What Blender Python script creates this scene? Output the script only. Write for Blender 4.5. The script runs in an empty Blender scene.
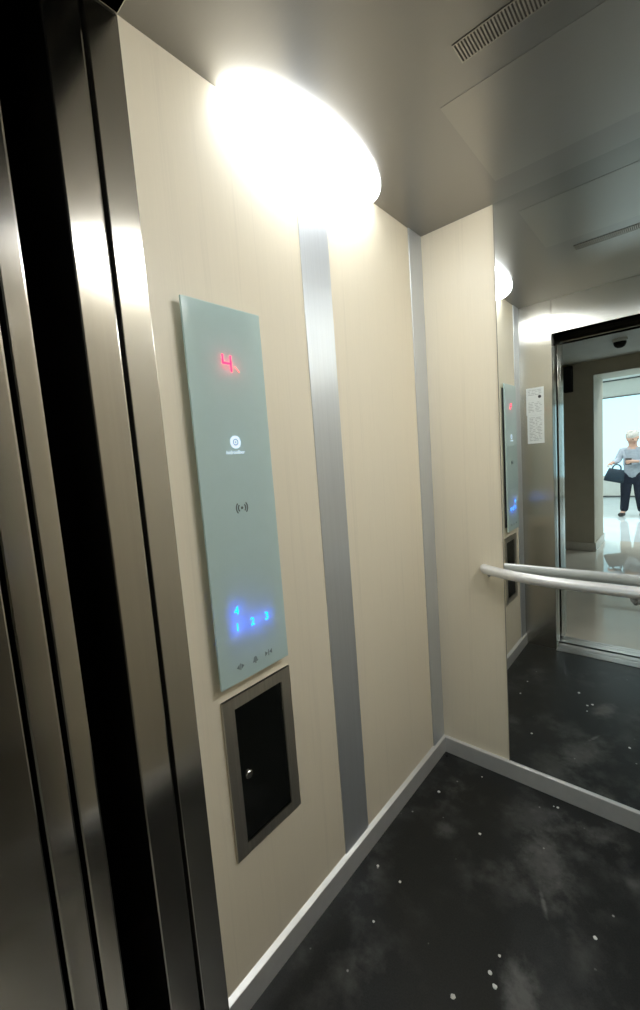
import bpy, bmesh, math, random
from mathutils import Vector, Matrix
random.seed(7)
SC = bpy.context.scene
COL = SC.collection
H, W, D = 2.2, 1.25, 1.2995          # cabin height, width, depth
XO, XR, ZO = 0.189, 1.061, 2.0       # door opening edges and height
BB, BT = 0.067, 0.013               # baseboard height, thickness

# ------------------------------------------------------------------ helpers
def link(o):
    COL.objects.link(o); return o

def tag(o, label=None, cat=None, group=None, kind=None):
    if label: o['label'] = label
    if cat: o['category'] = cat
    if group: o['group'] = group
    if kind: o['kind'] = kind
    return o

def thing(name, label, cat, loc=(0, 0, 0), group=None):
    o = link(bpy.data.objects.new(name, None))
    o.location = loc; o.empty_display_size = .05
    return tag(o, label, cat, group)

class MB:
    def __init__(s): s.bm = bmesh.new()
    def box(s, a, b, bev=0, seg=2):
        t = bmesh.new()
        bmesh.ops.create_cube(t, size=1)
        lo = Vector([min(a[i], b[i]) for i in range(3)]); hi = Vector([max(a[i], b[i]) for i in range(3)])
        for v in t.verts:
            v.co = Vector([(lo[i] + hi[i]) / 2 + v.co[i] * (hi[i] - lo[i]) for i in range(3)])
        if bev: bmesh.ops.bevel(t, geom=t.edges[:], offset=bev, segments=seg, affect='EDGES', profile=.6)
        s.add(t); return s
    def add(s, t):
        me = bpy.data.meshes.new('tmp'); t.to_mesh(me); t.free(); s.bm.from_mesh(me); bpy.data.meshes.remove(me)
    def prism(s, pts, axis, a, b, bev=0):
        """polygon pts (2D) in the plane across axis, extruded a..b"""
        t = bmesh.new()
        def P(p, h): 
            q = list(p); q.insert(axis, h); return q
        A = [t.verts.new(P(p, a)) for p in pts]; B = [t.verts.new(P(p, b)) for p in pts]
        n = len(pts)
        t.faces.new(A); t.faces.new(B[::-1])
        for i in range(n): t.faces.new((A[i], B[i], B[(i + 1) % n], A[(i + 1) % n]))
        bmesh.ops.recalc_face_normals(t, faces=t.faces[:])
        if bev: bmesh.ops.bevel(t, geom=t.edges[:], offset=bev, segments=2, affect='EDGES', profile=.6)
        s.add(t); return s
    def tube(s, pts, r, n=16, caps=True):
        t = bmesh.new(); rings = []
        pts = [Vector(p) for p in pts]
        rr = r if isinstance(r, (list, tuple)) else [r] * len(pts)
        up = Vector((0, 0, 1))
        for i, p in enumerate(pts):
            d = (pts[min(i + 1, len(pts) - 1)] - pts[max(i - 1, 0)]).normalized()
            ref = up if abs(d.dot(up)) < .95 else Vector((1, 0, 0))
            u = d.cross(ref).normalized(); v = u.cross(d)
            rings.append([t.verts.new(p + rr[i] * (u * math.cos(2 * math.pi * k / n) + v * math.sin(2 * math.pi * k / n))) for k in range(n)])
        for a, b in zip(rings, rings[1:]):
            for k in range(n): t.faces.new((a[k], a[(k + 1) % n], b[(k + 1) % n], b[k]))
        if caps: t.faces.new(rings[0][::-1]); t.faces.new(rings[-1])
        bmesh.ops.recalc_face_normals(t, faces=t.faces[:]); s.add(t); return s
    def lathe(s, prof, c, axis='z', n=32):
        """prof: list of (radius, height) revolved about axis through c"""
        t = bmesh.new(); rings = []
        ax = {'x': Vector((1, 0, 0)), 'y': Vector((0, 1, 0)), 'z': Vector((0, 0, 1))}[axis]
        u = {'x': Vector((0, 1, 0)), 'y': Vector((0, 0, 1)), 'z': Vector((1, 0, 0))}[axis]; v = ax.cross(u)
        for r, h in prof:
            rings.append([t.verts.new(Vector(c) + ax * h + max(r, 1e-5) * (u * math.cos(2 * math.pi * k / n) + v * math.sin(2 * math.pi * k / n))) for k in range(n)])
        for a, b in zip(rings, rings[1:]):
            for k in range(n): t.faces.new((a[k], a[(k + 1) % n], b[(k + 1) % n], b[k]))
        t.faces.new(rings[0][::-1]); t.faces.new(rings[-1])
        bmesh.ops.remove_doubles(t, verts=t.verts[:], dist=1e-6)
        bmesh.ops.recalc_face_normals(t, faces=t.faces[:]); s.add(t); return s
    def ball(s, c, r, sc=(1, 1, 1), seg=24, rot=None):
        t = bmesh.new(); bmesh.ops.create_uvsphere(t, u_segments=seg, v_segments=seg // 2, radius=1)
        for v in t.verts:
            q = Vector((v.co.x * r * sc[0], v.co.y * r * sc[1], v.co.z * r * sc[2]))
            if rot: q = rot @ q
            v.co = q + Vector(c)
        s.add(t); return s
    def build(s, name, mat, parent=None, smooth=False, kind=None):
        me = bpy.data.meshes.new(name); s.bm.to_mesh(me); s.bm.free()
        if smooth:
            for p in me.polygons: p.use_smooth = True
        o = link(bpy.data.objects.new(name, me))
        if mat: me.materials.append(mat)
        if parent:
            o.parent = parent
            o.matrix_parent_inverse = Matrix.Translation(parent.location).inverted() if not parent.parent and parent.type == 'EMPTY' else Matrix()
        if kind: o['kind'] = kind
        return o

def struct(name, mb, mat, **k):
    o = mb.build(name, mat, **k); o['kind'] = 'structure'; return o

# ------------------------------------------------------------------ materials
def new_mat(name):
    m = bpy.data.materials.new(name); m.use_nodes = True
    nt = m.node_tree; b = nt.nodes['Principled BSDF']
    return m, nt, b
def N(nt, t, **k):
    n = nt.nodes.new(t)
    for a, v in k.items(): setattr(n, a, v)
    return n
def coords(nt, scale):
    g = N(nt, 'ShaderNodeNewGeometry'); mp = N(nt, 'ShaderNodeMapping')
    mp.inputs['Scale'].default_value = scale
    nt.links.new(g.outputs['Position'], mp.inputs['Vector']); return mp.outputs['Vector']
def noise(nt, vec, scale, detail=4, rough=.5):
    n = N(nt, 'ShaderNodeTexNoise'); n.inputs['Scale'].default_value = scale
    n.inputs['Detail'].default_value = detail; n.inputs['Roughness'].default_value = rough
    nt.links.new(vec, n.inputs['Vector']); return n.outputs['Fac']
def ramp(nt, fac, stops):
    r = N(nt, 'ShaderNodeValToRGB'); e = r.color_ramp.elements
    e[0].position, e[0].color = stops[0][0], (*stops[0][1], 1)
    e[1].position, e[1].color = stops[-1][0], (*stops[-1][1], 1)
    for p, c in stops[1:-1]:
        x = e.new(p); x.color = (*c, 1)
    nt.links.new(fac, r.inputs['Fac']); return r.outputs['Color']
def mrange(nt, fac, a, b, c, d):
    r = N(nt, 'ShaderNodeMapRange')
    for i, v in zip((1, 2, 3, 4), (a, b, c, d)): r.inputs[i].default_value = v
    nt.links.new(fac, r.inputs[0]); return r.outputs[0]

def plain(name, col, rough=.5, metal=0, var=.06, scale=40, bump=0):
    m, nt, b = new_mat(name)
    f = noise(nt, coords(nt, (1, 1, 1)), scale)
    lo = tuple(c * (1 - var) for c in col); hi = tuple(min(1, c * (1 + var)) for c in col)
    nt.links.new(ramp(nt, f, [(.3, lo), (.7, hi)]), b.inputs['Base Color'])
    b.inputs['Roughness'].default_value = rough; b.inputs['Metallic'].default_value = metal
    if bump:
        bp = N(nt, 'ShaderNodeBump'); bp.inputs['Strength'].default_value = bump; bp.inputs['Distance'].default_value = .002
        nt.links.new(f, bp.inputs['Height']); nt.links.new(bp.outputs['Normal'], b.inputs['Normal'])
    return m

def laminate(name, col):
    m, nt, b = new_mat(name)
    f = noise(nt, coords(nt, (160, 160, 3)), 1, 5, .6)
    g = noise(nt, coords(nt, (30, 30, .6)), 1, 3)
    mx = N(nt, 'ShaderNodeMath', operation='ADD'); nt.links.new(f, mx.inputs[0]); nt.links.new(g, mx.inputs[1])
    nt.links.new(ramp(nt, mx.outputs[0], [(.7, tuple(c * .955 for c in col)), (1.0, col), (1.3, tuple(min(1, c * 1.02) for c in col))]), b.inputs['Base Color'])
    b.inputs['Roughness'].default_value = .42
    b.inputs['Specular IOR Level'].default_value = .4
    return m

def brushed(name, col, rough=.3, aniso=.6, tangent='wall', var=.1):
    m, nt, b = new_mat(name)
    sc = (220, 220, 2) if tangent == 'wall' else (3, 220, 220)
    f = noise(nt, coords(nt, sc), 1, 4, .6)
    nt.links.new(ramp(nt, f, [(.3, tuple(c * (1 - var) for c in col)), (.7, tuple(c * (1 + var) for c in col))]), b.inputs['Base Color'])
    b.inputs['Roughness'].default_value = rough
    b.inputs['Metallic'].default_value = 1
    b.inputs['Anisotropic'].default_value = aniso
    if tangent == 'wall':
        g = N(nt, 'ShaderNodeNewGeometry'); cr = N(nt, 'ShaderNodeVectorMath', operation='CROSS_PRODUCT')
        cr.inputs[1].default_value = (0, 0, 1); nt.links.new(g.outputs['Normal'], cr.inputs[0])
        nt.links.new(cr.outputs[0], b.inputs['Tangent'])
    else:
        c = N(nt, 'ShaderNodeCombineXYZ'); c.inputs[1].default_value = 1
        nt.links.new(c.outputs[0], b.inputs['Tangent'])
    return m

def glow(name, col, strength):
    m, nt, b = new_mat(name)
    f = noise(nt, coords(nt, (1, 1, 1)), 6)
    nt.links.new(ramp(nt, f, [(.2, tuple(c * .97 for c in col)), (.8, col)]), b.inputs['Emission Color'])
    b.inputs['Base Color'].default_value = (*[min(1, c) * .8 for c in col], 1)
    b.inputs['Emission Strength'].default_value = strength
    return m

M = {}
M['laminate'] = laminate('beige_laminate', (.835, .755, .60))
M['steel'] = brushed('brushed_steel', (.62, .60, .555), .2, 1.0, var=.02)
M['door_steel'] = brushed('door_edge_steel', (.50, .48, .445), .155, .85, var=.02)
M['strip'] = brushed('satin_strip', (.66, .69, .72), .46, .4, var=.03)
M['ceiling'] = brushed('ceiling_steel', (.30, .295, .285), .31, 0, 'ceil', var=.008)
M['hatch'] = brushed('hatch_steel', (.345, .337, .32), .33, 0, 'ceil', var=.008)
M['strip'].node_tree.nodes['Principled BSDF'].inputs['Metallic'].default_value = .72
M['alu'] = brushed('sill_aluminium', (.72, .71, .69), .38, .3, 'ceil')
M['baseboard'] = plain('baseboard_satin', (.74, .735, .72), .36, .5, .03)
M['black'] = plain('shaft_black', (.004, .004, .004), .8)
M['rail'] = plain('rail_satin', (.86, .86, .85), .32, .35, .03)
M['rail_bracket'] = plain('bracket_grey', (.4, .4, .4), .4, .6)
M['box_frame'] = brushed('box_frame_steel', (.66, .63, .57), .45, .3)
M['box_black'] = plain('box_black_gloss', (.006, .007, .006), .12)
M['housing'] = plain('housing_dark', (.06, .06, .065), .5, .3)
M['chrome'] = plain('lock_chrome', (.75, .73, .68), .2, 1)
M['lamp'] = glow('lamp_diffuser', (.95, .985, 1), 13.5)
M['lamp_opposite'] = glow('lamp_diffuser_opposite', (.95, .985, 1), 30)
M['lamp_base'] = plain('lamp_base_white', (.8, .8, .78), .4)
M['paper'] = plain('notice_paper', (.78, .80, .78), .6, 0, .03, 60)
M['ink'] = plain('notice_ink', (.25, .26, .26), .7)
M['ink_dark'] = plain('notice_dot', (.03, .03, .03), .7)
M['red'] = glow('display_red', (1, .02, .09), 2.2)
M['red_dim'] = glow('arrow_red', (1, .25, .22), .8)
M['blue'] = glow('digit_blue', (.0, .36, 1), 2.6)
M['logo'] = glow('logo_white', (.72, .86, 1), .55)
M['logo_mark'] = plain('logo_mark', (.42, .55, .75), .4)
M['symbol'] = plain('symbol_grey', (.12, .15, .15), .5)
M['icon'] = plain('icon_grey', (.26, .33, .34), .5)
M['slot'] = plain('vent_dark', (.075, .068, .06), .7)
M['fin'] = brushed('vent_fin', (.42, .40, .37), .35, .2, 'ceil')

# frosted back-lit glass
m, nt, b = new_mat('frosted_glass')
out = nt.nodes['Material Output']
f = noise(nt, coords(nt, (1, 1, 1)), 30)
colr = ramp(nt, f, [(.3, (.64, .82, .80)), (.7, (.66, .84, .83))])
nt.links.new(colr, b.inputs['Base Color']); b.inputs['Roughness'].default_value = .12
b.inputs['Coat Weight'].default_value = .3
tr = N(nt, 'ShaderNodeBsdfTranslucent'); tr.inputs['Color'].default_value = (.8, .86, .9, 1)
mx = N(nt, 'ShaderNodeMixShader'); mx.inputs[0].default_value = .3
nt.links.new(b.outputs[0], mx.inputs[1]); nt.links.new(tr.outputs[0], mx.inputs[2]); nt.links.new(mx.outputs[0], out.inputs[0])
M['panel_glass'] = m
M['glass_edge'] = plain('glass_edge', (.72, .82, .80), .15)

# mirror
m, nt, b = new_mat('mirror_silver')
f = noise(nt, coords(nt, (1, 1, 1)), 3)
nt.links.new(ramp(nt, f, [(.2, (.84, .87, .855)), (.8, (.86, .885, .87))]), b.inputs['Base Color'])
b.inputs['Metallic'].default_value = 1; b.inputs['Roughness'].default_value = 0.0
M['mirror'] = m
M['mirror_edge'] = plain('mirror_edge', (.25, .22, .18), .4)

# black vinyl floor with dust
m, nt, b = new_mat('black_floor')
P = coords(nt, (1, 1, 1))
fine = noise(nt, P, 260, 3); mid = noise(nt, P, 9, 5, .62); cl = noise(nt, P, 2.6, 3)
base = ramp(nt, fine, [(.3, (.007, .0078, .0078)), (.72, (.017, .0185, .0185))])
dust = N(nt, 'ShaderNodeMath', operation='MULTIPLY')
nt.links.new(mrange(nt, mid, .47, .75, 0, 1), dust.inputs[0]); nt.links.new(mrange(nt, cl, .42, .66, 0, 1), dust.inputs[1])
def smear(x, y, rx, ry, rot, amp):
    mp = N(nt, 'ShaderNodeMapping', vector_type='TEXTURE')
    mp.inputs['Location'].default_value = (x, y, 0); mp.inputs['Rotation'].default_value = (0, 0, rot); mp.inputs['Scale'].default_value = (rx, ry, 1)
    g = N(nt, 'ShaderNodeNewGeometry'); nt.links.new(g.outputs['Position'], mp.inputs['Vector'])
    ln = N(nt, 'ShaderNodeVectorMath', operation='LENGTH'); nt.links.new(mp.outputs[0], ln.inputs[0])
    k = N(nt, 'ShaderNodeMath', operation='MULTIPLY_ADD'); nt.links.new(noise(nt, P, 34, 6, .65), k.inputs[0]); k.inputs[1].default_value = -1.9
    nt.links.new(ln.outputs['Value'], k.inputs[2])
    k2 = N(nt, 'ShaderNodeMath', operation='MULTIPLY'); nt.links.new(mrange(nt, k.outputs[0], -.75, .05, amp, 0), k2.inputs[0]); nt.links.new(mrange(nt, ln.outputs['Value'], .5, 1.3, 1, 0), k2.inputs[1])
    k = k2
    return k.outputs[0]
tot = dust.outputs[0]
SMEARS = [(.487, .985, .10, .15, .3, .55), (.522, .585, .055, .105, .35, 1.0), (.512, .852, .009, .05, .45, .9), (.18, .91, .05, .05, 0, .5), (.40, 1.13, .12, .10, .2, .3)]
for s in SMEARS:
    a = N(nt, 'ShaderNodeMath', operation='ADD'); nt.links.new(tot, a.inputs[0]); nt.links.new(smear(*s), a.inputs[1]); tot = a.outputs[0]
# tiny dried splashes
vo = N(nt, 'ShaderNodeTexVoronoi'); vo.inputs['Scale'].default_value = 17; nt.links.new(P, vo.inputs['Vector'])
rs = mrange(nt, vo.outputs['Distance'], .035, .07, 1, 0)
sel = mrange(nt, mid, .50, .56, 0, 1)
sp = N(nt, 'ShaderNodeMath', operation='MULTIPLY'); nt.links.new(rs, sp.inputs[0]); nt.links.new(sel, sp.inputs[1])
mix1 = N(nt, 'ShaderNodeMix', data_type='RGBA'); mix1.clamp_factor = True
nt.links.new(mrange(nt, tot, 0, 1, 0, .9), mix1.inputs[0]); nt.links.new(base, mix1.inputs[6]); mix1.inputs[7].default_value = (.13, .13, .125, 1)
mix2 = N(nt, 'ShaderNodeMix', data_type='RGBA'); nt.links.new(sp.outputs[0], mix2.inputs[0]); nt.links.new(mix1.outputs[2], mix2.inputs[6]); mix2.inputs[7].default_value = (.3, .3, .29, 1)
nt.links.new(mix2.outputs[2], b.inputs['Base Color']); b.inputs['Specular IOR Level'].default_value = .32
nt.links.new(mrange(nt, tot, 0, 1, .36, .65), b.inputs['Roughness'])
bp_ = N(nt, 'ShaderNodeBump'); bp_.inputs['Strength'].default_value = .15; bp_.inputs['Distance'].default_value = .001
nt.links.new(fine, bp_.inputs['Height']); nt.links.new(bp_.outputs[0], b.inputs['Normal'])
M['floor'] = m

# hall and room
M['hall_wall'] = plain('hall_wall_paint', (.50, .46, .37), .6, 0, .04, 8)
M['hall_ceiling'] = plain('hall_ceiling_paint', (.55, .55, .52), .7, 0, .03, 8)
M['room_wall'] = plain('room_wall_paint', (.80, .80, .76), .6, 0, .03, 8)
M['tile'] = plain('glossy_tile', (.70, .66, .57), .03, 0, .05, 3)
M['hall_baseboard'] = plain('hall_baseboard', (.62, .60, .54), .3)
M['window'] = glow('bright_frosted_window', (.55, .85, .96), .88)
M['trim_dark'] = plain('trim_dark', (.12, .13, .13), .5)
M['speaker'] = plain('speaker_black', (.008, .011, .011), .85)

# ------------------------------------------------------------------ cabin shell
struct('floor', MB().box((-.0, -.0, -.05), (W, D, 0)), M['floor'])
struct('wall_left', MB().box((-.04, 0, 0), (0, D + .04, H)), M['laminate'])
struct('wall_right', MB().box((W, 0, 0), (W + .04, D + .04, H)), M['laminate'])
struct('wall_back', MB().box((0, D, 0), (W, D + .04, H)), M['laminate'])
struct('ceiling', MB().box((-.04, -.0, H), (W + .04, D + .04, H + .04)), M['ceiling'])
# steel front: full height returns either side of the opening and the header between
fw = MB()
fw.box((0, -.047, 0), (XO, 0, H), .0015)
fw.box((XR, -.047, 0), (W, 0, H), .0015)
fw.box((XO + .001, -.047, ZO), (XR - .001, 0, H), .0015)
struct('wall_front', fw, M['steel'])
# satin strips
struct('trim_1', MB().box((0, .5702, .07), (.0025, .6969, H), .001), M['strip'])
struct('trim_2', MB().box((0, 1.1976, .07), (.0045, D, H), .0015), M['strip'])
struct('trim_3', MB().box((0, .0, .07), (.0045, .10, H), .0015), M['strip'])
struct('trim_4', MB().box((W - .0025, .5702, .07), (W, .6969, H), .001), M['strip'])
struct('trim_5', MB().box((W - .0045, 1.1976, .07), (W, D, H), .0015), M['strip'])
# baseboards with a sloped top
prof = [(0, 0), (BT, 0), (BT, BB), (BT - .001, BB + .001), (0, .076)]
struct('baseboard_left', MB().prism(prof, 1, .001, D), M['baseboard'])
struct('baseboard_right', MB().prism([(W - x, z) for x, z in prof], 1, .001, D), M['baseboard'])
profb = [(0, 0), (BT, 0), (BT, BB), (BT - .0015, BB + .002), (0, .071)]
struct('baseboard_back', MB().prism([(D - x, z) for x, z in profb], 0, BT - .001, W - BT), M['baseboard'])

# ------------------------------------------------------------------ doorway: car door, shaft gap, landing door, frame
def leaf(mb, y0, y1, xe=XO, z1=2.03, left=True, bev=.003):
    if left: mb.box((-.42, y0, .012), (xe, y1, z1), bev)
    else: mb.box((xe, y0, .012), (W + .2, y1, z1), bev)
struct('door_1', (lambda b_: (leaf(b_, -.104, -.0535), b_)[1])(MB()), M['door_steel'])
d2 = MB(); leaf(d2, -.191, -.163); leaf(d2, -.2305, -.1965)
struct('door_2', d2, M['door_steel'])
# right hand door posts
struct('trim_6', MB().box((XR, -.104, .0), (W + .04, -.0535, 2.03), .002), M['door_steel'])
struct('trim_7', MB().box((XR, -.2305, .0), (W + .04, -.163, 2.03), .002), M['door_steel'])
# landing frame
fr = MB()
fr.box((XO - .10, -.31, 0), (XO, -.236, 2.08), .002); fr.box((XR, -.31, 0), (XR + .10, -.236, 2.08), .002)
fr.box((XO + .0005, -.31, 1.985), (XR - .0005, -.236, 2.08), .002)
struct('door_frame', fr, M['door_steel'])
# headers over the door leaves
struct('trim_8', MB().box((-.42, -.104, 2.035), (W + .2, -.0535, H + .04)).box((-.42, -.2305, 2.035), (W + .2, -.163, H + .2)), M['steel'])
# shaft (dark, behind the leaves)
sh = MB()
sh.box((-.47, -.235, -.3), (-.43, -.0, 2.5)); sh.box((W + .21, -.235, -.3), (W + .25, -.0, 2.5))
sh.box((-.47, -.235, 2.45), (W + .25, -.0, 2.5)); sh.box((-.47, -.235, -.34), (W + .25, -.0, -.3))
sh.box((-.47, -.03, -.3), (-.045, -.01, 2.5))
struct('wall_shaft', sh, M['black'])
# sills
si = MB()
si.box((-.42, -.105, -.03), (W + .2, -.047, .004), .0015); si.box((XO, -.06, -.03), (XR, .018, .004), .0015)
for y in (-.065, -.088): si.box((XO, y - .004, .004), (XR, y + .004, .006), .001)
for k in range(5): si.box((XO, .008 - k * .010, .004), (XR, .011 - k * .010, .005))
struct('trim_9', si, M['alu'])
si = MB(); si.box((-.42, -.236, -.03), (W + .2, -.13, .004), .0015)
for y in (-.178, -.214): si.box((XO, y - .004, .004), (XR, y + .004, .006), .001)
struct('trim_10', si, M['alu'])

# ------------------------------------------------------------------ mirror
t = thing('mirror', 'full height wall mirror on the back wall above the handrail', 'mirror', (W / 2, D, BB))
XM = .288
MB().box((XM, D - .004, .0712), (W - XM, D, H - .0005)).build('silvered_glass', M['mirror'], t)
MB().box((XM - .0025, D - .0042, .0712), (XM, D, H - .0005)).build('edge_strip', M['mirror_edge'], t)

# ------------------------------------------------------------------ bow ceiling lamp
def bow_lamp(side, label):
    x0, s = (0, 1) if side == 'L' else (W, -1)
    t = thing('ceiling_lamp', label, 'lamp', (x0, .638, H))
    a, bq, c = .308, .124, .062
    bm = bmesh.new(); nu, nv = 48, 12; grid = []
    for i in range(nu + 1):
        th = math.pi * i / nu; row = []
        for j in range(nv + 1):
            ph = math.pi / 2 * j / nv
            w = math.sin(th) ** .9
            row.append(bm.verts.new((x0 + s * (.002 + bq * w * math.cos(ph)), .638 - a * math.cos(th), H - .001 - c * w * math.sin(ph))))
        grid.append(row)
    for i in range(nu):
        for j in range(nv):
            bm.faces.new((grid[i][j], grid[i + 1][j], grid[i + 1][j + 1], grid[i][j + 1]))
    bmesh.ops.remove_doubles(bm, verts=bm.verts[:], dist=1e-6)
    bmesh.ops.recalc_face_normals(bm, faces=bm.faces[:])
    mb = MB(); mb.bm.free(); mb.bm = bm
    mb.build('diffuser', M['lamp' if side == 'L' else 'lamp_opposite'], t, smooth=True)
    n = 40
    pts = [(x0 + s * (.002 + (bq - .012) * math.sin(math.pi * i / n) ** .9), .638 - (a - .012) * math.cos(math.pi * i / n)) for i in range(n + 1)]
    MB().prism(pts, 2, H - .006, H).build('base_plate', M['lamp_base'], t)
    return t
bow_lamp('L', 'glowing white bow shaped lamp above the wall with the control panel')
bow_lamp('R', 'glowing white bow shaped lamp on the wall opposite the control panel')

# ------------------------------------------------------------------ ceiling vent and raised ceiling panel
t = thing('ceiling_vent', 'narrow slotted ventilation grille in the steel ceiling', 'vent', (W / 2, .655, H))
MB().box((.428, .630, H - .0005), (W - .428, .680, H)).build('backing', M['slot'], t)
fb = MB(); nf = 58
for i in range(nf + 1):
    x = .428 + (W - .856) * i / nf
    fb.box((x - .0016, .630, H - .0018), (x + .0016, .680, H - .0005))
fb.box((.426, .627, H - .0018), (W - .426, .630, H)); fb.box((.426, .680, H - .0018), (W - .426, .683, H))
fb.build('fins', M['fin'], t)
struct('ceiling_panel', MB().box((.336, .763, H - .001), (W - .336, 1.17, H), .0005), M['hatch'])

# ------------------------------------------------------------------ control panel
Y1, Y2, Z1, Z2 = .1613, .3745, .8353, 1.704
PX = .0235
def text_mesh(s, size, ext=.0003):
    cu = bpy.data.curves.new('t', 'FONT'); cu.body = s; cu.size = size; cu.extrude = ext; cu.align_x = 'CENTER'; cu.align_y = 'CENTER'
    o = bpy.data.objects.new('t', cu); COL.objects.link(o)
    dg = bpy.context.evaluated_depsgraph_get()
    me = bpy.data.meshes.new_from_object(o.evaluated_get(dg)); bpy.data.objects.remove(o); bpy.data.curves.remove(cu)
    return me
def wall_text(name, s, y, z, size, mat, parent, x=PX + .0005):
    me = text_mesh(s, size); me.name = name
    # text X -> world +y, text Y -> world z, facing +x
    R = Matrix(((0, 0, 1, x), (1, 0, 0, y), (0, 1, 0, z), (0, 0, 0, 1)))
    me.transform(R); me.materials.clear(); me.materials.append(mat)
    o = link(bpy.data.objects.new(name, me)); o.parent = parent
    o.matrix_parent_inverse = Matrix.Translation(parent.location).inverted()
    return o
cp = thing('control_panel', 'tall pale green glass control panel with red display and blue floor numbers', 'control panel', (0, (Y1 + Y2) / 2, Z1))
MB().box((0, Y1 + .022, Z1 + .022), (.005, Y2 - .022, Z2 - .02), .001).build('housing', M['housing'], cp)
MB().box((.005, Y1 + .03, Z1 + .03), (PX - .006, Y1 + .034, Z2 - .03)).box((.005, Y2 - .034, Z1 + .03), (PX - .006, Y2 - .03, Z2 - .03)) \
    .box((.005, Y1 + .034, Z1 + .03), (PX - .006, Y2 - .034, Z1 + .034)).box((.005, Y1 + .034, Z2 - .034), (PX - .006, Y2 - .034, Z2 - .03)).build('standoff_frame', M['housing'], cp)
MB().box((PX - .006, Y1, Z1), (PX, Y2, Z2), .0012).build('glass_plate', M['panel_glass'], cp)
def yzprism(mb, pts, x0=PX, x1=PX + .0008): mb.prism(pts, 0, x0, x1); return mb
def stroke(mb, a, b_, w):
    a, b_ = Vector(a), Vector(b_); d = (b_ - a).normalized() * w / 2; n = Vector((-d.y, d.x))
    a, b_ = a - d, b_ + d
    return yzprism(mb, [tuple(a + n), tuple(b_ + n), tuple(b_ - n), tuple(a - n)])
# red floor indicator: seven segment 4
ds = MB(); yc, zc = .264, 1.5775
for a, b_ in (((yc - .011, zc + .017), (yc - .011, zc + .001)), ((yc - .0095, zc), (yc + .0095, zc)), ((yc + .011, zc + .016), (yc + .011, zc - .016))):
    stroke(ds, a, b_, .0042)
o = ds.build('floor_display', M['red'], cp); o['label'] = 'glowing red digit 4'
ar = MB()
for k in range(3): stroke(ar, (.287 + k * .004, 1.571 - k * .004), (.289 + k * .004, 1.569 - k * .004), .0026)
ar.build('direction_arrow', M['red_dim'], cp)
# logo
lg = MB().lathe([(.0148, 0), (.0148, .0008)], (PX, .267, 1.399), 'x', 40).build('logo', M['logo'], cp)
rg = MB()
for k in range(24):
    a0, a1 = 2 * math.pi * k / 24, 2 * math.pi * (k + 1) / 24
    yzprism(rg, [(.267 + r * math.cos(a), 1.399 + r * math.sin(a)) for r, a in ((.0078, a0), (.0078, a1), (.0052, a1), (.0052, a0))], PX + .0008, PX + .0012)
rg.lathe([(.0022, 0), (.0022, .0004)], (PX + .0008, .267, 1.399), 'x', 16)
o = rg.build('logo_mark', M['logo_mark'], lg); o.matrix_parent_inverse = Matrix()
wall_text('logo_lettering', 'hidroelber', .265, 1.3755, .0125, M['logo'], cp)
# contactless card symbol
cs = MB(); yc, zc = .268, 1.245
cs.lathe([(.0032, 0), (.0032, .0008)], (PX, yc, zc), 'x', 16)
for r in (.0105, .0165):
    for sgn in (0, math.pi):
        for k in range(8):
            a0 = sgn - .75 + 1.5 * k / 8; a1 = sgn - .75 + 1.5 * (k + 1) / 8
            yzprism(cs, [(yc + q * math.cos(a), zc + q * math.sin(a)) for q, a in ((r - .0014, a0), (r - .0014, a1), (r + .0014, a1), (r + .0014, a0))])
o = cs.build('card_reader_symbol', M['symbol'], cp); o['label'] = 'dark grey contactless card symbol'
for s_, y, z in (('4', .2235, 1.006), ('1', .222, .966), ('2', .267, .9655), ('3', .3125, .9645)):
    o = wall_text('floor_button', s_, y, z, .028, M['blue'], cp); o['label'] = 'glowing blue number ' + s_
# function buttons: open, bell, close
ic = MB(); y, z = .219, .871
stroke(ic, (y, z + .007), (y, z - .007), .0016); yzprism(ic, [(y - .011, z), (y - .003, z + .006), (y - .003, z - .006)]); yzprism(ic, [(y + .011, z), (y + .003, z - .006), (y + .003, z + .006)])
ic.build('function_button', M['icon'], cp)
ic = MB(); y, z = .265, .871
yzprism(ic, [(y - .008, z - .006), (y + .008, z - .006), (y + .0055, z - .001), (y + .0045, z + .004), (y + .002, z + .007), (y - .002, z + .007), (y - .0045, z + .004), (y - .0055, z - .001)])
ic.lathe([(.002, 0), (.002, .0008)], (PX, y, z - .008), 'x', 12)
ic.build('function_button', M['icon'], cp)
ic = MB(); y, z = .308, .871
stroke(ic, (y, z + .007), (y, z - .007), .0016); yzprism(ic, [(y - .011, z + .006), (y - .003, z), (y - .011, z - .006)]); yzprism(ic, [(y + .011, z + .006), (y + .011, z - .006), (y + .003, z)])
ic.build('function_button', M['icon'], cp)
# LEDs in the gap behind the frosted plate
def led(y, z, col, p):
    l = bpy.data.lights.new('panel_led', 'POINT'); l.color = col; l.energy = p; l.shadow_soft_size = .002
    o = link(bpy.data.objects.new('panel_led', l)); o.location = (.0085, y, z)
for y, z in ((.2235, 1.006), (.222, .966), (.267, .9655), (.3125, .9645)): led(y, z, (.02, .12, 1), .12)
led(.260, 1.578, (1, .03, .10), .05); led(.271, 1.572, (1, .03, .10), .03); led(.291, 1.567, (1, .1, .08), .02)

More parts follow.
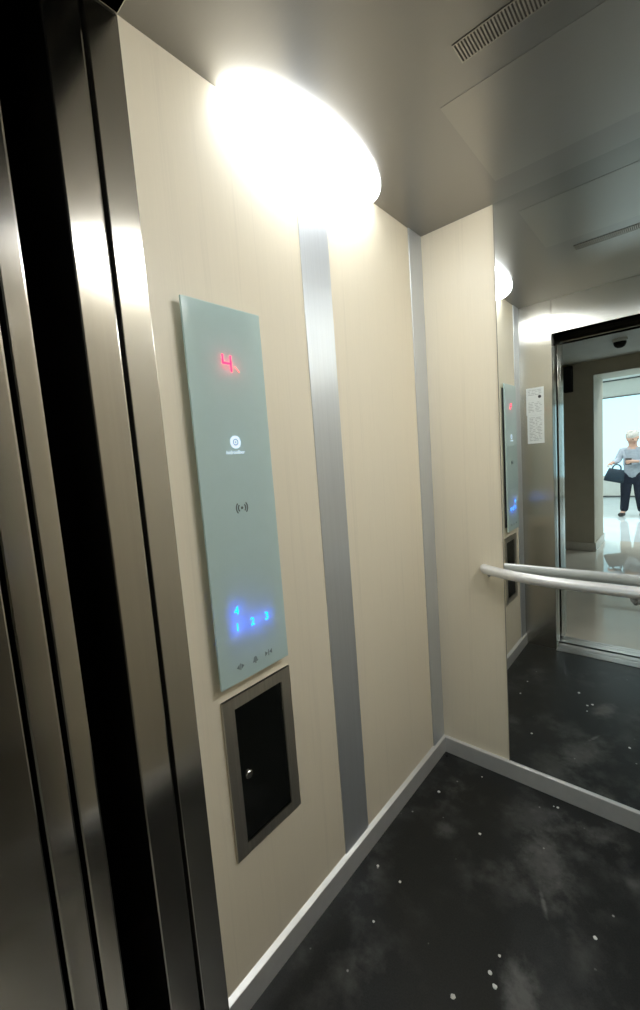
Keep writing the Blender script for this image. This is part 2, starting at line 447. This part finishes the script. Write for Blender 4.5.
# ------------------------------------------------------------------ key switch box
kb = thing('key_switch_box', 'grey framed black switch box with a small lock below the glass panel', 'switch box', (0, .279, .386))
by1, by2, bz1, bz2 = .1684, .3891, .386, .7951
iy1, iy2, iz1, iz2 = .2015, .3565, .4155, .7655
f = MB()
f.box((0, by1, bz1), (.007, iy1, bz2)); f.box((0, iy2, bz1), (.007, by2, bz2)); f.box((0, iy1, bz1), (.007, iy2, iz1)); f.box((0, iy1, iz2), (.007, iy2, bz2))
f.build('frame', M['box_frame'], kb)
MB().box((0, iy1, iz1), (.0025, iy2, iz2)).build('cover', M['box_black'], kb)
lk = MB().lathe([(.0105, 0), (.0105, .004), (.0088, .006), (.0075, .006)], (.0025, .226, .582), 'x', 28).build('lock_barrel', M['chrome'], kb, smooth=False)
o = MB().box((.0085, .225, .576), (.0088, .227, .588)).build('keyhole', M['ink_dark'], lk); o.matrix_parent_inverse = Matrix()

# ------------------------------------------------------------------ handrail
hr = thing('handrail', 'pale satin bowed handrail across the back wall in front of the mirror', 'handrail', (W / 2, D, .86))
half = [(.212, D - .004, .871), (.218, D - .020, .8695), (.240, D - .031, .868), (.30, D - .047, .865), (.37, D - .060, .8625), (.45, D - .068, .861), (.54, D - .072, .861), (W / 2, D - .073, .861)]
path = half + [(W - x, y, z) for x, y, z in half[-2::-1]]
# smooth the path
def catmull(p, n=6):
    p = [Vector(q) for q in p]; o_ = []
    for i in range(len(p) - 1):
        a, b_, c, d = p[max(i - 1, 0)], p[i], p[i + 1], p[min(i + 2, len(p) - 1)]
        for k in range(n):
            u = k / n
            o_.append(.5 * ((2 * b_) + (c - a) * u + (2 * a - 5 * b_ + 4 * c - d) * u * u + (3 * b_ - a - 3 * c + d) * u ** 3))
    o_.append(p[-1]); return o_
cpth = catmull(path)
rad = [.019 * min(1, .72 + .28 * min(i, len(cpth) - 1 - i) / 8) for i in range(len(cpth))]
MB().tube(cpth, rad, 24).build('rail', M['rail'], hr, smooth=True)
for x in (.70,):
    br = MB().tube([(x, D - .073, .848), (x, D - .070, .832), (x, D - .055, .822), (x, D - .009, .822)], .0075, 16).lathe([(.02, -.0046), (.02, -.0085), (.017, -.010), (.008, -.010)], (x, D, .822), 'y', 28)
    br.build('bracket', M['rail_bracket'], hr, smooth=False)
for x in (.236, W - .236):
    MB().tube([(x, D - .028, .854), (x, D - .024, .846), (x, D - .003, .846)], .006, 12).build('end_bracket', M['rail_bracket'], hr)

# ------------------------------------------------------------------ notices on the steel front
def notice(label, x0, x1, z0, z1, dot):
    t = thing('notice_sheet', label, 'notice', ((x0 + x1) / 2, 0, z0))
    sheet = MB().box((x0, -.0002, z0), (x1, .0008, z1)); k = MB(); z = z1 - .016
    while z > z0 + .012:                       # rows of small print, part of the sheet's own surface
        if not (dot and z1 - .09 < z < z1 - .05):
            a = x0 + .012
            while a < x1 - .02:
                b_ = min(x1 - .012, a + random.uniform(.008, .035)); k.box((a, .0008, z), (b_, .001, z + .0022)); a = b_ + random.uniform(.003, .02)
        z -= .0095
    for f_ in k.bm.faces: f_.material_index = 1
    k.bm.verts.ensure_lookup_table(); sheet.add(k.bm)
    o = sheet.build('paper', M['paper'], t); o.data.materials.append(M['ink'])
    if dot:
        MB().lathe([(.0095, 0), (.0095, .0003)], (x1 - .024, .0008, z1 - .058), 'y', 24).build('printed_dot', M['ink_dark'], t)
notice('white printed notice with a black dot, upper of two on steel', .040, .142, 1.527, 1.697, True)
notice('white printed notice without a dot, lower of two on steel', .044, .141, 1.349, 1.5265, False)

# ------------------------------------------------------------------ crumbs on the floor
M['crumb'] = plain('crumb_white', (.72, .72, .70), .7)
M['crumb_dark'] = plain('crumb_black', (.01, .01, .01), .7)
def crumb(label, x, y, r, mat='crumb', flat=.5):
    bm = bmesh.new(); bmesh.ops.create_icosphere(bm, subdivisions=2, radius=r)
    rn = random.Random(int(x * 1e4))
    for v in bm.verts:
        v.co *= rn.uniform(.8, 1.2); v.co.z = max(v.co.z, -.5 * r) * flat
    zmin = min(v.co.z for v in bm.verts)
    for v in bm.verts: v.co += Vector((x, y, -zmin))
    mb = MB(); mb.bm.free(); mb.bm = bm
    tag(mb.build('crumb', M[mat]), label, 'crumb', 'crumbs scattered on the floor')
crumb('white crumb on the black floor nearest the back left corner', .089, 1.055, .0055)
crumb('pair of white flecks against the back baseboard below the mirror, larger one', .471, 1.240, .0045)
crumb('smallest white fleck by the back baseboard left of a larger one', .458, 1.238, .0025)
crumb('pale fleck on the middle of the black floor', .284, .966, .0045, flat=.3)
crumb('white round crumb at the bottom edge of the floor', .395, .483, .006)
crumb('larger white fleck along the left baseboard', .063, .654, .0042, flat=.4)
crumb('thin white fleck slightly away from the left baseboard', .147, .652, .004, flat=.4)
crumb('white chip at the right side of the floor', .643, .836, .005)
crumb('smaller flake in the broken white cluster beside the dusty patch', .449, .587, .005, flat=.4)
crumb('one of two pale flecks beside the left baseboard, nearer the door', .145, .506, .0036, flat=.35)
crumb('tiny white crumb on the floor between the corner and the mirror edge', .196, 1.229, .0026)
crumb('larger flake in the broken white cluster beside the dusty patch', .468, .565, .006, flat=.4)
crumb('single flake just above the broken white cluster toward the mirror', .456, .639, .0035, flat=.4)
crumb('black lump in the corner where the two baseboards meet', .030, 1.262, .007, 'crumb_dark', .8)

# ------------------------------------------------------------------ lift hall behind the camera (seen in the mirror)
HC = 2.26
struct('floor_hall', MB().box((-2.0, -3.69, -.05), (3.4, -.236, 0)), M['tile'])
M['tile_window_tint'] = plain('glossy_tile_window_tint', (.68, .74, .755), .03, 0, .04, 3)  # same tile as the hall, cool window reflection put into its colour
struct('floor_room', MB().box((-3.5, -8.85, -.05), (5, -3.69, 0)), M['tile_window_tint'])
wl = MB()
wl.box((-2.0, -.31, 0), (XO - .10, -.24, HC)); wl.box((XR + .10, -.31, 0), (3.4, -.24, HC)); wl.box((XO - .10, -.31, 2.08), (XR + .10, -.24, HC))
struct('wall_hall_near', wl, M['hall_wall'])
wl = MB()
wl.box((-3.5, -3.69, 0), (-.012, -2.98, 2.75)); wl.box((1.0, -3.69, 0), (5, -2.98, 2.75)); wl.box((-.012, -3.69, 2.113), (1.0, -2.98, 2.75))
struct('wall_hall_far', wl, M['hall_wall'])
struct('wall_hall_left', MB().box((-2.05, -2.98, 0), (-2.0, -.24, HC)), M['hall_wall'])
struct('wall_hall_right', MB().box((3.4, -2.98, 0), (3.45, -.24, HC)), M['hall_wall'])
struct('ceiling_hall', MB().box((-2.05, -2.98, HC), (3.45, -.24, HC + .05)), M['hall_ceiling'])
struct('baseboard_hall', MB().box((-2.0, -2.98, 0), (-.0, -2.966, .10), .002).box((-.012, -3.70, 0), (.002, -2.966, .10), .002), M['hall_baseboard'])
struct('trim_11', MB().box((-.012, -2.985, 2.113), (-.012 + .0, -2.98, 2.113)).box((-.012, -3.0, 2.095), (1.0, -2.972, 2.113)), M['hall_wall'])
# bright room beyond
RZ = 2.66
wr = MB()
wr.box((-3.5, -8.9, 0), (5, -8.8, .50)); wr.box((-3.5, -8.9, 2.28), (5, -8.8, RZ + .1)); wr.box((-3.5, -8.9, .5), (-3.0, -8.8, 2.28)); wr.box((4.5, -8.9, .5), (5, -8.8, 2.28))
struct('wall_room_far', wr, M['room_wall'])
struct('wall_room_left', MB().box((-3.55, -8.9, 0), (-3.5, -3.69, RZ + .1)), M['room_wall'])
struct('wall_room_right', MB().box((5, -8.9, 0), (5.05, -3.69, RZ + .1)), M['room_wall'])
struct('ceiling_room', MB().box((-3.55, -8.9, RZ), (5.05, -3.69, RZ + .05)), M['room_wall'])
struct('window_1', MB().box((-3.0, -8.87, .5), (4.5, -8.84, 2.28)), M['window'])
struct('trim_12', MB().box((-3.5, -8.8, 2.262), (5, -8.78, 2.287)), M['trim_dark'])
struct('trim_13', MB().box((-3.5, -8.8, RZ - .03), (5, -8.78, RZ)), M['trim_dark'])
struct('baseboard_room', MB().box((-3.5, -8.8, 0), (5, -8.785, .03)), M['trim_dark'])

for lx, ly in ((-.6, -4.4), (1.6, -4.4), (-.6, -5.4), (1.6, -5.4)):  # unseen fill lamps, added under the ceiling to brighten the room
    l = bpy.data.lights.new('room_fill_light', 'AREA'); l.shape = 'RECTANGLE'; l.size = 1.2; l.size_y = .3; l.energy = 25; l.color = (.90, .965, 1)
    o = link(bpy.data.objects.new('room_fill_light', l)); o.location = (lx, ly, RZ - .01)
# wall box in the hall
t = thing('wall_speaker', 'small black box high on the hall wall beside the lift door', 'speaker', (-.26, -2.98, 1.93))
MB().box((-.31, -2.98, 1.935), (-.218, -2.91, 2.235), .006).build('cabinet', M['speaker'], t)
MB().box((-.302, -2.91, 1.945), (-.226, -2.906, 2.225), .001).build('grille', M['speaker'], t)
# round fixture on the hall ceiling
fx, fy = .335, -2.0
t = thing('ceiling_fixture', 'small dark round dome fixture on the hall ceiling', 'ceiling fixture', (fx, fy, HC))
MB().lathe([(.062, 0), (.062, -.02), (.055, -.026)], (fx, fy, HC), 'z', 32).build('base_ring', M['lamp_base'], t)
MB().lathe([(.052, -.026), (.050, -.045), (.040, -.066), (.022, -.078), (.0, -.082)], (fx, fy, HC), 'z', 32).build('dome', M['speaker'], t, smooth=True)
# ------------------------------------------------------------------ person in the bright room
M['skin'] = plain('person_skin', (.52, .33, .25), .5, 0, .05, 30)
M['hair'] = plain('person_hair', (.50, .48, .45), .8, 0, .15, 90)
M['shirt'] = plain('person_shirt', (.33, .38, .44), .8, 0, .12, 25)
M['trousers'] = plain('person_trousers', (.007, .012, .026), .9, 0, .15, 25)
M['shoe'] = plain('person_shoe', (.035, .033, .034), .5)
M['bag'] = plain('bag_navy', (.005, .022, .040), .6, 0, .15, 40)
M['wallet'] = plain('wallet_dark', (.055, .05, .05), .5)
M['eye'] = plain('eye_dark', (.02, .015, .012), .2)
M['lips'] = plain('lips', (.38, .16, .14), .5)
PX0, PY0, YS, XS = .135, -5.86, .82, 1.1
def pw(p): return Vector((PX0 + p[0] * XS, PY0 + p[1] * YS, p[2]))
def skin_mesh(name, verts, edges, mat, parent=None, sub=2, root=None):
    keys = list(verts); me = bpy.data.meshes.new(name + '_cage')
    me.from_pydata([verts[k][:3] for k in keys], [(keys.index(a), keys.index(b_)) for a, b_ in edges], [])
    o = link(bpy.data.objects.new(name + '_cage', me))
    sk = o.modifiers.new('s', 'SKIN'); sk.use_smooth_shade = True
    sub_ = o.modifiers.new('d', 'SUBSURF'); sub_.levels = sub; sub_.render_levels = sub
    lay = me.skin_vertices[0].data
    for i, k in enumerate(keys):
        r_ = verts[k][3]; lay[i].radius = (r_, r_) if not isinstance(r_, tuple) else r_
        lay[i].use_root = (k == (root or keys[0]))
    dg = bpy.context.evaluated_depsgraph_get(); dg.update()
    ev = bpy.data.meshes.new_from_object(o.evaluated_get(dg)); bpy.data.objects.remove(o)
    for v in ev.vertices: v.co = pw(v.co)
    for p in ev.polygons: p.use_smooth = True
    ev.name = name; ev.materials.clear(); ev.materials.append(mat)
    q = link(bpy.data.objects.new(name, ev))
    if parent: q.parent = parent
    return q
def chain(E_, *ks): E_ += list(zip(ks, ks[1:]))
hc = (.004, .035, 1.325)                      # head centre
fd = Vector((.42, .84, -.34)).normalized()    # looking down and to her side
def hp(f_, s_, u_):
    sd = Vector((fd.y, -fd.x, 0)).normalized(); up = sd.cross(fd)
    return tuple(Vector(hc) + fd * f_ + sd * s_ + up * u_)
V = {'pelvis': (0, 0, .70, .088), 'waist': (0, 0, .86, .085), 'chest': (0, .0, 1.03, .11), 'upper': (0, 0, 1.13, .075), 'neck': (0, .012, 1.20, .045),
     'jaw': (*hp(.012, 0, -.055), .060), 'head': (*hp(-.005, 0, .015), .083), 'crown': (*hp(-.015, 0, .055), .066),
     'nose': (*hp(.092, 0, -.018), .013), 'ear1': (*hp(-.008, .084, -.005), .013), 'ear2': (*hp(-.008, -.084, -.005), .013),
     'sl': (-.125, 0, 1.125, .048), 'el': (-.185, .055, .955, .036), 'wl': (-.245, .22, .935, .023), 'pl': (-.262, .275, .925, .026),
     'sr': (.125, 0, 1.125, .048), 'er': (.180, .035, .925, .036), 'wr': (.050, .195, .945, .023), 'pr': (-.002, .215, .950, .026),
     'hl': (-.075, 0, .64, .082), 'kl': (-.085, .04, .36, .052), 'al': (-.11, .0, .085, .034), 'tl': (-.155, .10, .035, .03),
     'hr': (.075, 0, .64, .082), 'kr': (.085, .03, .36, .052), 'ar': (.12, -.01, .085, .034), 'tr': (.125, .11, .035, .03)}
ED = []
chain(ED, 'pelvis', 'waist', 'chest', 'upper', 'neck', 'jaw', 'head', 'crown'); chain(ED, 'head', 'nose'); chain(ED, 'head', 'ear1'); chain(ED, 'head', 'ear2')
chain(ED, 'upper', 'sl', 'el', 'wl', 'pl'); chain(ED, 'upper', 'sr', 'er', 'wr', 'pr')
chain(ED, 'pelvis', 'hl', 'kl', 'al', 'tl'); chain(ED, 'pelvis', 'hr', 'kr', 'ar', 'tr')
for i in range(4):                             # fingers of the hand that carries the bag, curled round its handle
    yy = .272 + .016 * (i - 1.0); xx = -.275 + .002 * i; L = (.9, 1.0, .95, .8)[i]
    V.update({f'fl{i}a': (xx - .012, yy + .022, .912, .0085), f'fl{i}b': (xx - .020, yy + .026, .912 - .026 * L, .008), f'fl{i}c': (xx - .006, yy + .026, .912 - .040 * L, .0072)})
    chain(ED, 'pl', f'fl{i}a', f'fl{i}b', f'fl{i}c')
V.update({'tla': (-.240, .283, .912, .010), 'tlb': (-.236, .300, .893, .0085)}); chain(ED, 'pl', 'tla', 'tlb')
for i in range(4):                             # other hand closed on the wallet
    zz = .968 - .016 * i; L = (.92, 1.0, .95, .8)[i]
    V.update({f'fr{i}a': (-.030, .240, zz, .0085), f'fr{i}b': (-.030 - .028 * L, .243, zz - .004, .008), f'fr{i}c': (-.030 - .046 * L, .232, zz - .006, .0072)})
    chain(ED, 'pr', f'fr{i}a', f'fr{i}b', f'fr{i}c')
V.update({'tra': (-.012, .205, .975, .010), 'trb': (-.036, .203, .988, .0085)}); chain(ED, 'pr', 'tra', 'trb')
body = skin_mesh('person', V, ED, M['skin'], None, 2, 'pelvis')
tag(body, 'white haired person in pale shirt and dark trousers carrying a navy bag', 'person')
S = {'c': (0, 0, 1.02, .128), 'hem': (0, 0, .60, .134), 'w': (0, 0, .85, .118), 'u': (0, 0, 1.115, .088), 'nk': (0, .006, 1.172, .058),
     'sl': (-.13, 0, 1.122, .062), 'el': (-.185, .055, .955, .050), 'cl': (-.238, .195, .938, .036), 'sr': (.13, 0, 1.122, .062), 'er': (.180, .035, .925, .050), 'cr': (.070, .175, .942, .036)}
SE = []; chain(SE, 'hem', 'w', 'c', 'u', 'nk'); chain(SE, 'u', 'sl', 'el', 'cl'); chain(SE, 'u', 'sr', 'er', 'cr')
skin_mesh('shirt', S, SE, M['shirt'], body, 2, 'c')
T = {'p': (0, 0, .70, .122), 'top': (0, 0, .84, .108), 'hl': (-.078, 0, .62, .092), 'kl': (-.088, .04, .36, .066), 'al': (-.11, -.002, .075, .058),
     'hr': (.078, 0, .62, .092), 'kr': (.088, .03, .36, .066), 'ar': (.12, -.012, .075, .058)}
TE = []; chain(TE, 'top', 'p', 'hl', 'kl', 'al'); chain(TE, 'p', 'hr', 'kr', 'ar')
skin_mesh('trousers', T, TE, M['trousers'], body, 2, 'p')
for a, t_ in (((-.108, -.02), (-.158, .125)), ((.12, -.032), (.125, .135))):
    m_ = tuple((a[i] + t_[i]) / 2 for i in range(2))
    skin_mesh('shoe', {'h': (*a, .042, .040), 'm': (*m_, .040, .042), 't': (*t_, .034, .032)}, [('h', 'm'), ('m', 't')], M['shoe'], body, 2)
hb = MB(); rnd = random.Random(3)
hb.ball(pw(hp(-.036, 0, .038)), .094, (1, .95, .98), 28)
for k in range(26):
    a = rnd.uniform(0, 2 * math.pi); e = rnd.uniform(.0, 1.2)
    d = Vector((math.cos(a) * math.cos(e), math.sin(a) * math.cos(e), math.sin(e)))
    if d.dot(fd) > .30: continue
    hb.ball(pw(hp(-.036, 0, .038)) + d * .078, rnd.uniform(.022, .034), (1, 1, .8), 10)
hb.build('hair', M['hair'], body, smooth=True)
for s_ in (.032, -.032): MB().ball(pw(hp(.078, s_, .012)), .008, seg=12).build('eye', M['eye'], body, smooth=True)
MB().ball(pw(hp(.072, 0, -.060)), .016, (1, .6, .35), 12).build('mouth', M['lips'], body, smooth=True)
# bag hanging from the hand
bx, by, bz = PX0 - .250, PY0 + .297 * YS, .60
bag = thing('handbag', 'navy handbag hanging from the hand of the white haired person', 'handbag', (bx, by, bz))
rot = Matrix.Rotation(math.radians(13), 3, 'Y')
def bag_pt(x, y, z): return Vector((bx + .028, by, .728)) + rot @ Vector((x, y, z * 1.28))
bm = bmesh.new(); rings = []
for z, wx, wy in ((-.085, .125, .045), (-.080, .138, .055), (-.03, .136, .055), (.03, .122, .046), (.078, .108, .030), (.084, .104, .026)):
    ring = []
    for k in range(32):
        a = 2 * math.pi * k / 32; c, s_ = math.cos(a), math.sin(a)
        ring.append(bm.verts.new(bag_pt(wx * math.copysign(abs(c) ** .45, c), wy * math.copysign(abs(s_) ** .45, s_), z)))
    rings.append(ring)
for a, b_ in zip(rings, rings[1:]):
    for k in range(32): bm.faces.new((a[k], a[(k + 1) % 32], b_[(k + 1) % 32], b_[k]))
bm.faces.new(rings[0][::-1]); bm.faces.new(rings[-1])
mb = MB(); mb.bm.free(); mb.bm = bm; mb.build('body', M['bag'], bag, smooth=True)
for sy in (-.022, .022):
    pts = [bag_pt(.062 * math.cos(math.pi * k / 14) , sy * (1 - .6 * math.sin(math.pi * k / 14)), .064 + .080 * math.sin(math.pi * k / 14) ** .7) for k in range(15)]
    MB().tube(pts, .010, 10).build('handle', M['bag'], bag, smooth=True)
wl_ = MB().box((PX0 - .085, PY0 + .222 * YS - .009, .895), (PX0 + .0, PY0 + .222 * YS + .006, 1.005), .004).build('wallet', M['wallet'])
tag(wl_, 'dark wallet held against the chest by the white haired person', 'wallet')


# ------------------------------------------------------------------ world, camera, view
w = bpy.data.worlds.new('world'); SC.world = w; w.use_nodes = True
bg = w.node_tree.nodes['Background']; bg.inputs[0].default_value = (.5, .55, .6, 1); bg.inputs[1].default_value = .02

cam = bpy.data.cameras.new('camera'); co = link(bpy.data.objects.new('camera', cam))
yaw, pitch, roll, f_px = .72267, -.10419, -.07581, 418.42
fwd = Vector((-math.sin(yaw) * math.cos(pitch), math.cos(yaw) * math.cos(pitch), math.sin(pitch)))
r = Vector((math.cos(yaw), math.sin(yaw), 0)); u = r.cross(fwd)
r2 = r * math.cos(roll) + u * math.sin(roll); u2 = u * math.cos(roll) - r * math.sin(roll)
mw = Matrix((r2, u2, -fwd)).transposed().to_4x4(); mw.translation = Vector((.81388, -.34922, 1.3405))
co.matrix_world = mw
cam.sensor_fit = 'HORIZONTAL'; cam.sensor_width = 36; cam.lens = f_px / 640 * 36; cam.clip_start = .01
SC.camera = co
SC.view_settings.view_transform = 'Standard'; SC.view_settings.look = 'None'
SC.view_settings.gamma = 1; SC.view_settings.use_curve_mapping = False
SC.view_settings.exposure = .42
try:
    SC.cycles.max_bounces = 14; SC.cycles.diffuse_bounces = 8; SC.cycles.glossy_bounces = 8; SC.cycles.sample_clamp_indirect = 8
    SC.cycles.use_denoising = True
except Exception: pass
